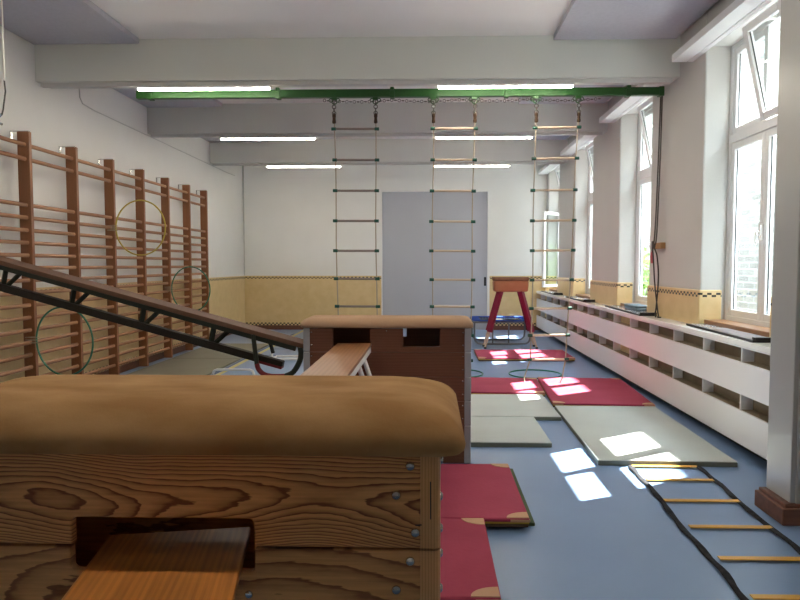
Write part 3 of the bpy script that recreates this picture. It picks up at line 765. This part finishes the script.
# trestle bench between the two boxes
t = thing('trestle_bench', 'varnished bench on white tube legs leading into the left slot of the far box', 'bench', (-.56, 3.5, 0))
zt = .912
rel(B(-.695, -.440, 2.25, 4.84, zt-.022, zt).build('board', 'bench_wood', bevel=.003, smooth=0), t)
for x in (-.686, -.449):
    rel(B(x-.011, x+.011, 2.3, 4.78, zt-.062, zt-.023).build('side_rail', 'tube', bevel=.003, smooth=0), t)
for y in (2.72, 3.02, 4.02, 4.34):
    zf = .086 if y > 3.58 else .084
    for s, x in ((-1, -.69), (1, -.445)):
        rel(MB().tube([(x, y, zt-.05), (x+s*.26, y, zf+.004)], .0155, 10).build('leg', 'tube'), t)

# ------------------------------------------------------------------ sloping gym bench
A = Vector((-3.271, 4.885, 1.528)); Bv = Vector((-.955, 4.885, .895))
ex = (Bv-A).normalized(); ey = Vector((0, 1, 0)); ez = ex.cross(ey).normalized()
mtx = Matrix((ex, ey, ez)).transposed().to_4x4(); mtx.translation = A
gbn = bpy.data.objects.new('gym_bench', None); COL.objects.link(gbn); gbn.matrix_world = mtx
tag(gbn, 'dark brown gym bench sloping from the wall bars to the far box', 'bench')
mi = mtx.inverted()
def loc(p): return mi @ Vector(p)
x0 = -.80; Lb = (Bv-A).length+.10
B(x0, Lb, 0, .23, -.034, 0).build('seat_board', 'bench_top', gbn, bevel=.004, smooth=0)
B(x0+.05, Lb-.16, .012, .046, -.072, -.035).build('side_rail', 'bench_green', gbn, bevel=.003, smooth=0)
B(x0+.05, Lb-.16, .184, .218, -.072, -.035).build('side_rail', 'bench_green', gbn, bevel=.003, smooth=0)
zb0, zb1 = -.247, -.190
bb = B(x0+.05, Lb-.24, .075, .155, zb0, zb1).build('balance_beam', 'bench_beam', gbn, bevel=.008, smooth=0)
B(Lb-.45, Lb-.238, .073, .157, zb0-.004, zb0+.018).build('red_end', 'bench_red', bb, bevel=.004, smooth=0)
for xs in (-.6, -.06, .50, 1.07, 1.64):
    q = MB()
    q.tube([(xs+.02, .115, -.06), (xs+.03, .115, zb1-.01)], .022, 4)
    q.tube([(xs+.15, .115, -.06), (xs+.06, .115, zb1-.01)], .018, 4)
    q.build('strut', 'bench_green', gbn, smooth=0)
Yf = 4.895
def w(*pts): return [loc((x, Yf, z)) for x, z in pts]
MB().tube(w((-1.352, .97), (-1.338, .84), (-1.325, .73)), .017, 10).build('foot_tube', 'bench_green', gbn)
MB().tube(smooth_pts(w((-1.326, .745), (-1.312, .70), (-1.27, .662), (-1.20, .648), (-1.10, .650))), .019, 10).build('rubber_sole', 'bench_red', gbn)
MB().tube(smooth_pts(w((-1.105, .650), (-1.045, .682), (-1.0, .755), (-.985, .815), (-.99, .87))), .021, 10).build('foot_tube', 'bench_green', gbn)
MB().tube([loc((-1.285, 5.08, .955)), loc((-1.245, 5.08, .80))], .015, 8).build('foot_tube', 'bench_green', gbn)
# hooks that hang the top end on a rung
MB().tube([(x0+.06, .06, -.05), (x0-.03, .06, -.04), (x0-.06, .06, .0)], .012, 8).tube([(x0+.06, .17, -.05), (x0-.03, .17, -.04), (x0-.06, .17, .0)], .012, 8).build('hook', 'steel', gbn)

# ------------------------------------------------------------------ low white hurdles
def hurdle(x, y, w, h, rz, label):
    t = thing('low_hurdle', label, 'hurdle', (x, y, 0), rz, 'low white hurdles')
    r = .05
    pts = [(0, 0, .02), (0, 0, h-r), (r*.3, 0, h-r*.3), (r, 0, h), (w-r, 0, h), (w-r*.3, 0, h-r*.3), (w, 0, h-r), (w, 0, .02)]
    MB().tube(pts, .016, 10).build('frame', 'tube', t)
    for xx in (0, w):
        MB().tube([(xx, -.14, .016), (xx, .14, .016)], .016, 10).build('foot', 'tube', t)
hurdle(-2.74, 8.05, .52, .18, 0, 'low white tube hurdle on the yellow line, left below the sloping bench')
t = thing('low_hurdle', 'low white tube hurdle behind the foot of the sloping bench', 'hurdle', (-2.47, 10.0, 0), 0, 'low white hurdles')
MB().tube([(0, .0, .03), (0, .0, .22)], .018, 10).build('upright', 'tube', t)
MB().tube([(0, -.02, .03), (.25, 0, .03), (.75, 0, .03), (.75, .3, .03), (0, .32, .03)], .018, 10, True).build('foot', 'tube', t)

# ------------------------------------------------------------------ vaulting buck
bk = thing('vaulting_buck', 'leather vaulting buck with maroon splayed legs in front of the back wall', 'vaulting buck', (1.45, 11.72, 0))
q = MB().hexa([(-.30, -.16, 1.02), (.30, -.16, 1.02), (.30, .16, 1.02), (-.30, .16, 1.02)], [(-.312, -.185, 1.22), (.312, -.185, 1.22), (.312, .185, 1.22), (-.312, .185, 1.22)])
q.bevel(.035, 4); q.build('body', 'leather', bk, smooth=60)
q = MB().hexa([(-.316, -.19, 1.21), (.316, -.19, 1.21), (.316, .19, 1.21), (-.316, .19, 1.21)], [(-.312, -.18, 1.285), (.312, -.18, 1.285), (.312, .18, 1.285), (-.312, .18, 1.285)])
q.bevel(.035, 4); q.build('padded_top', 'suede_worn', bk, smooth=60)
for sx in (-1, 1):
    for sy in (-1, 1):
        a = Vector((sx*.18, sy*.10, 1.04)); b = Vector((sx*.46, sy*.16, .012))
        mid = a.lerp(b, .72)
        lg = MB().tube([a, mid], [.052, .048], 4).build('leg', 'maroon', bk, smooth=0)
        MB().tube([a.lerp(b, .70), b+Vector((0, 0, .012))], .017, 8).build('inner_leg', 'pale_leg', lg)
        MB().tube([b+Vector((0, 0, .022)), b+Vector((0, 0, -.010))], .024, 10).build('rubber_foot', 'black', lg)

# ------------------------------------------------------------------ mini trampoline
tr = thing('mini_trampoline', 'mini trampoline with blue rim and steel tube legs behind the buck', 'trampoline', (1.36, 12.56, 0))
W, L, H = .54, .54, .435
def rrect(w_, l_, r, z, n=5):
    pts = []
    for cx, cy, a0 in ((w_-r, l_-r, 0), (-w_+r, l_-r, PI/2), (-w_+r, -l_+r, PI), (w_-r, -l_+r, 1.5*PI)):
        pts += [(cx+r*math.cos(a0+PI/2*i/n), cy+r*math.sin(a0+PI/2*i/n), z) for i in range(n+1)]
    return pts
MB().tube(rrect(W, L, .08, H), .018, 8, True).build('frame', 'dim_steel', tr)
MB().tube(rrect(W-.06, L-.06, .08, H+.026), 0.085, 8, True, ry=.012).build('rim_pad', 'blue_rim', tr)
B(-W+.16, W-.16, -L+.16, L-.16, H-.01, H-.004).build('bed', 'tramp_bed', tr, smooth=0)
sp = MB()
for i in range(15):
    u = -W+.12+i*(2*W-.24)/14
    for s in (-1, 1):
        sp.tube([(u, s*(L-.01), H-.004), (u+.015, s*(L-.17), H-.010)], .007, 5)
        sp.tube([(s*(W-.01), u, H-.004), (s*(W-.17), u+.015, H-.010)], .007, 5)
o = sp.build('spring', 'dim_steel', tr); o['kind'] = 'stuff'
for y in (-.42, .30):
    MB().tube(smooth_pts([(-W+.02, y, H-.01), (-W+.02, y, .14), (-W+.06, y, .05), (-W+.16, y, .02), (0, y, .02), (W-.16, y, .02), (W-.06, y, .05), (W-.02, y, .14), (W-.02, y, H-.01)], 5), .0175, 8).build('leg', 'dim_steel', tr)
for x in (-.18, .12):
    MB().tube([(x, -.42, .022), (x, -.42, H-.02), (x, -.30, H-.02)], .014, 8).build('brace', 'dim_steel', tr)

# ------------------------------------------------------------------ outside
struct(B(XO, 40, -30, 60, -.6, -.4).build('ground', 'grout', smooth=0))
nb = thing('brick_building', 'pale brick building seen outside through the tall windows', 'building', (6.2, 18, -.4))
HN = 7.25
B(0, 6, -24, 24, 0, HN+.4).build('wall', 'brick', nb, smooth=0)
B(-.02, 6.05, -24.05, 24.05, HN+.4, HN+.46).build('coping', 'conduit', nb, smooth=0)
for y in (-3.0, 1.2, 5.4):
    f = B(-.03, .02, y, y+1.0, 2.2, 3.9).build('window', 'upvc', nb, smooth=0)
    MB().box(-.04, -.028, y+.08, y+.92, 2.28, 3.82).build('pane', 'gasket', f, smooth=0)
t = thing('shrub', 'green leafy shrub outside the farthest window', 'shrub', (4.6, 14.6, -.4))
MB().tube([(0, 0, 0), (.05, 0, .7), (0, .05, 1.5)], [.05, .04, .02]).tube([(.03, 0, .6), (-.3, .2, 1.3)], .02).tube([(.03, 0, .6), (.2, -.3, 1.4)], .02).build('stem', 'bark', t)
lf = MB()
for i in range(1300):
    d = Vector((random.gauss(0, 1), random.gauss(0, 1), random.gauss(0, 1))).normalized()*(random.random()**.4)
    c = Vector((d.x*.6, d.y*.9, 1.55+d.z*.85))
    a = Vector((random.uniform(-1, 1), random.uniform(-1, 1), random.uniform(-.6, .6))).normalized(); b = a.orthogonal().normalized()
    s = random.uniform(.04, .075)
    lf.bm.faces.new([lf.bm.verts.new(c+a*s), lf.bm.verts.new(c+b*s*.5), lf.bm.verts.new(c-a*s), lf.bm.verts.new(c-b*s*.5)])
lf.build('foliage', 'leaf', t, smooth=0)

# ------------------------------------------------------------------ light
sun = bpy.data.lights.new('sun', 'SUN'); sun.energy = 22; sun.angle = math.radians(.55); sun.color = (1, .95, .88)
so = bpy.data.objects.new('sun', sun); COL.objects.link(so)
so.rotation_euler = Vector((-.598, -.368, -1)).to_track_quat('-Z', 'Y').to_euler(); so.location = (12, 18, 14)
wd = bpy.data.worlds.new('sky'); S.world = wd; wd.use_nodes = True
nt = wd.node_tree; bg = nt.nodes['Background']
bg.inputs['Color'].default_value = (.80, .90, 1.0, 1); bg.inputs['Strength'].default_value = 10.5

# ------------------------------------------------------------------ camera
cam = bpy.data.cameras.new('camera'); co = bpy.data.objects.new('camera', cam); COL.objects.link(co)
co.location = (0, 0, 1.5)
co.rotation_euler = (PI/2-math.atan(35/647), 0, math.radians(1.5))
cam.sensor_width = 36; cam.lens = 647/800*36; cam.shift_x = -13/800; cam.clip_start = .05; cam.clip_end = 200
S.camera = co
vs = S.view_settings; vs.view_transform = 'Standard'; vs.look = 'None'; vs.gamma = 1; vs.use_curve_mapping = False; vs.exposure = 1.72
S.cycles.use_denoising = True
S.cycles.max_bounces = 12; S.cycles.diffuse_bounces = 6; S.cycles.transparent_max_bounces = 12
S.cycles.sample_clamp_indirect = 8
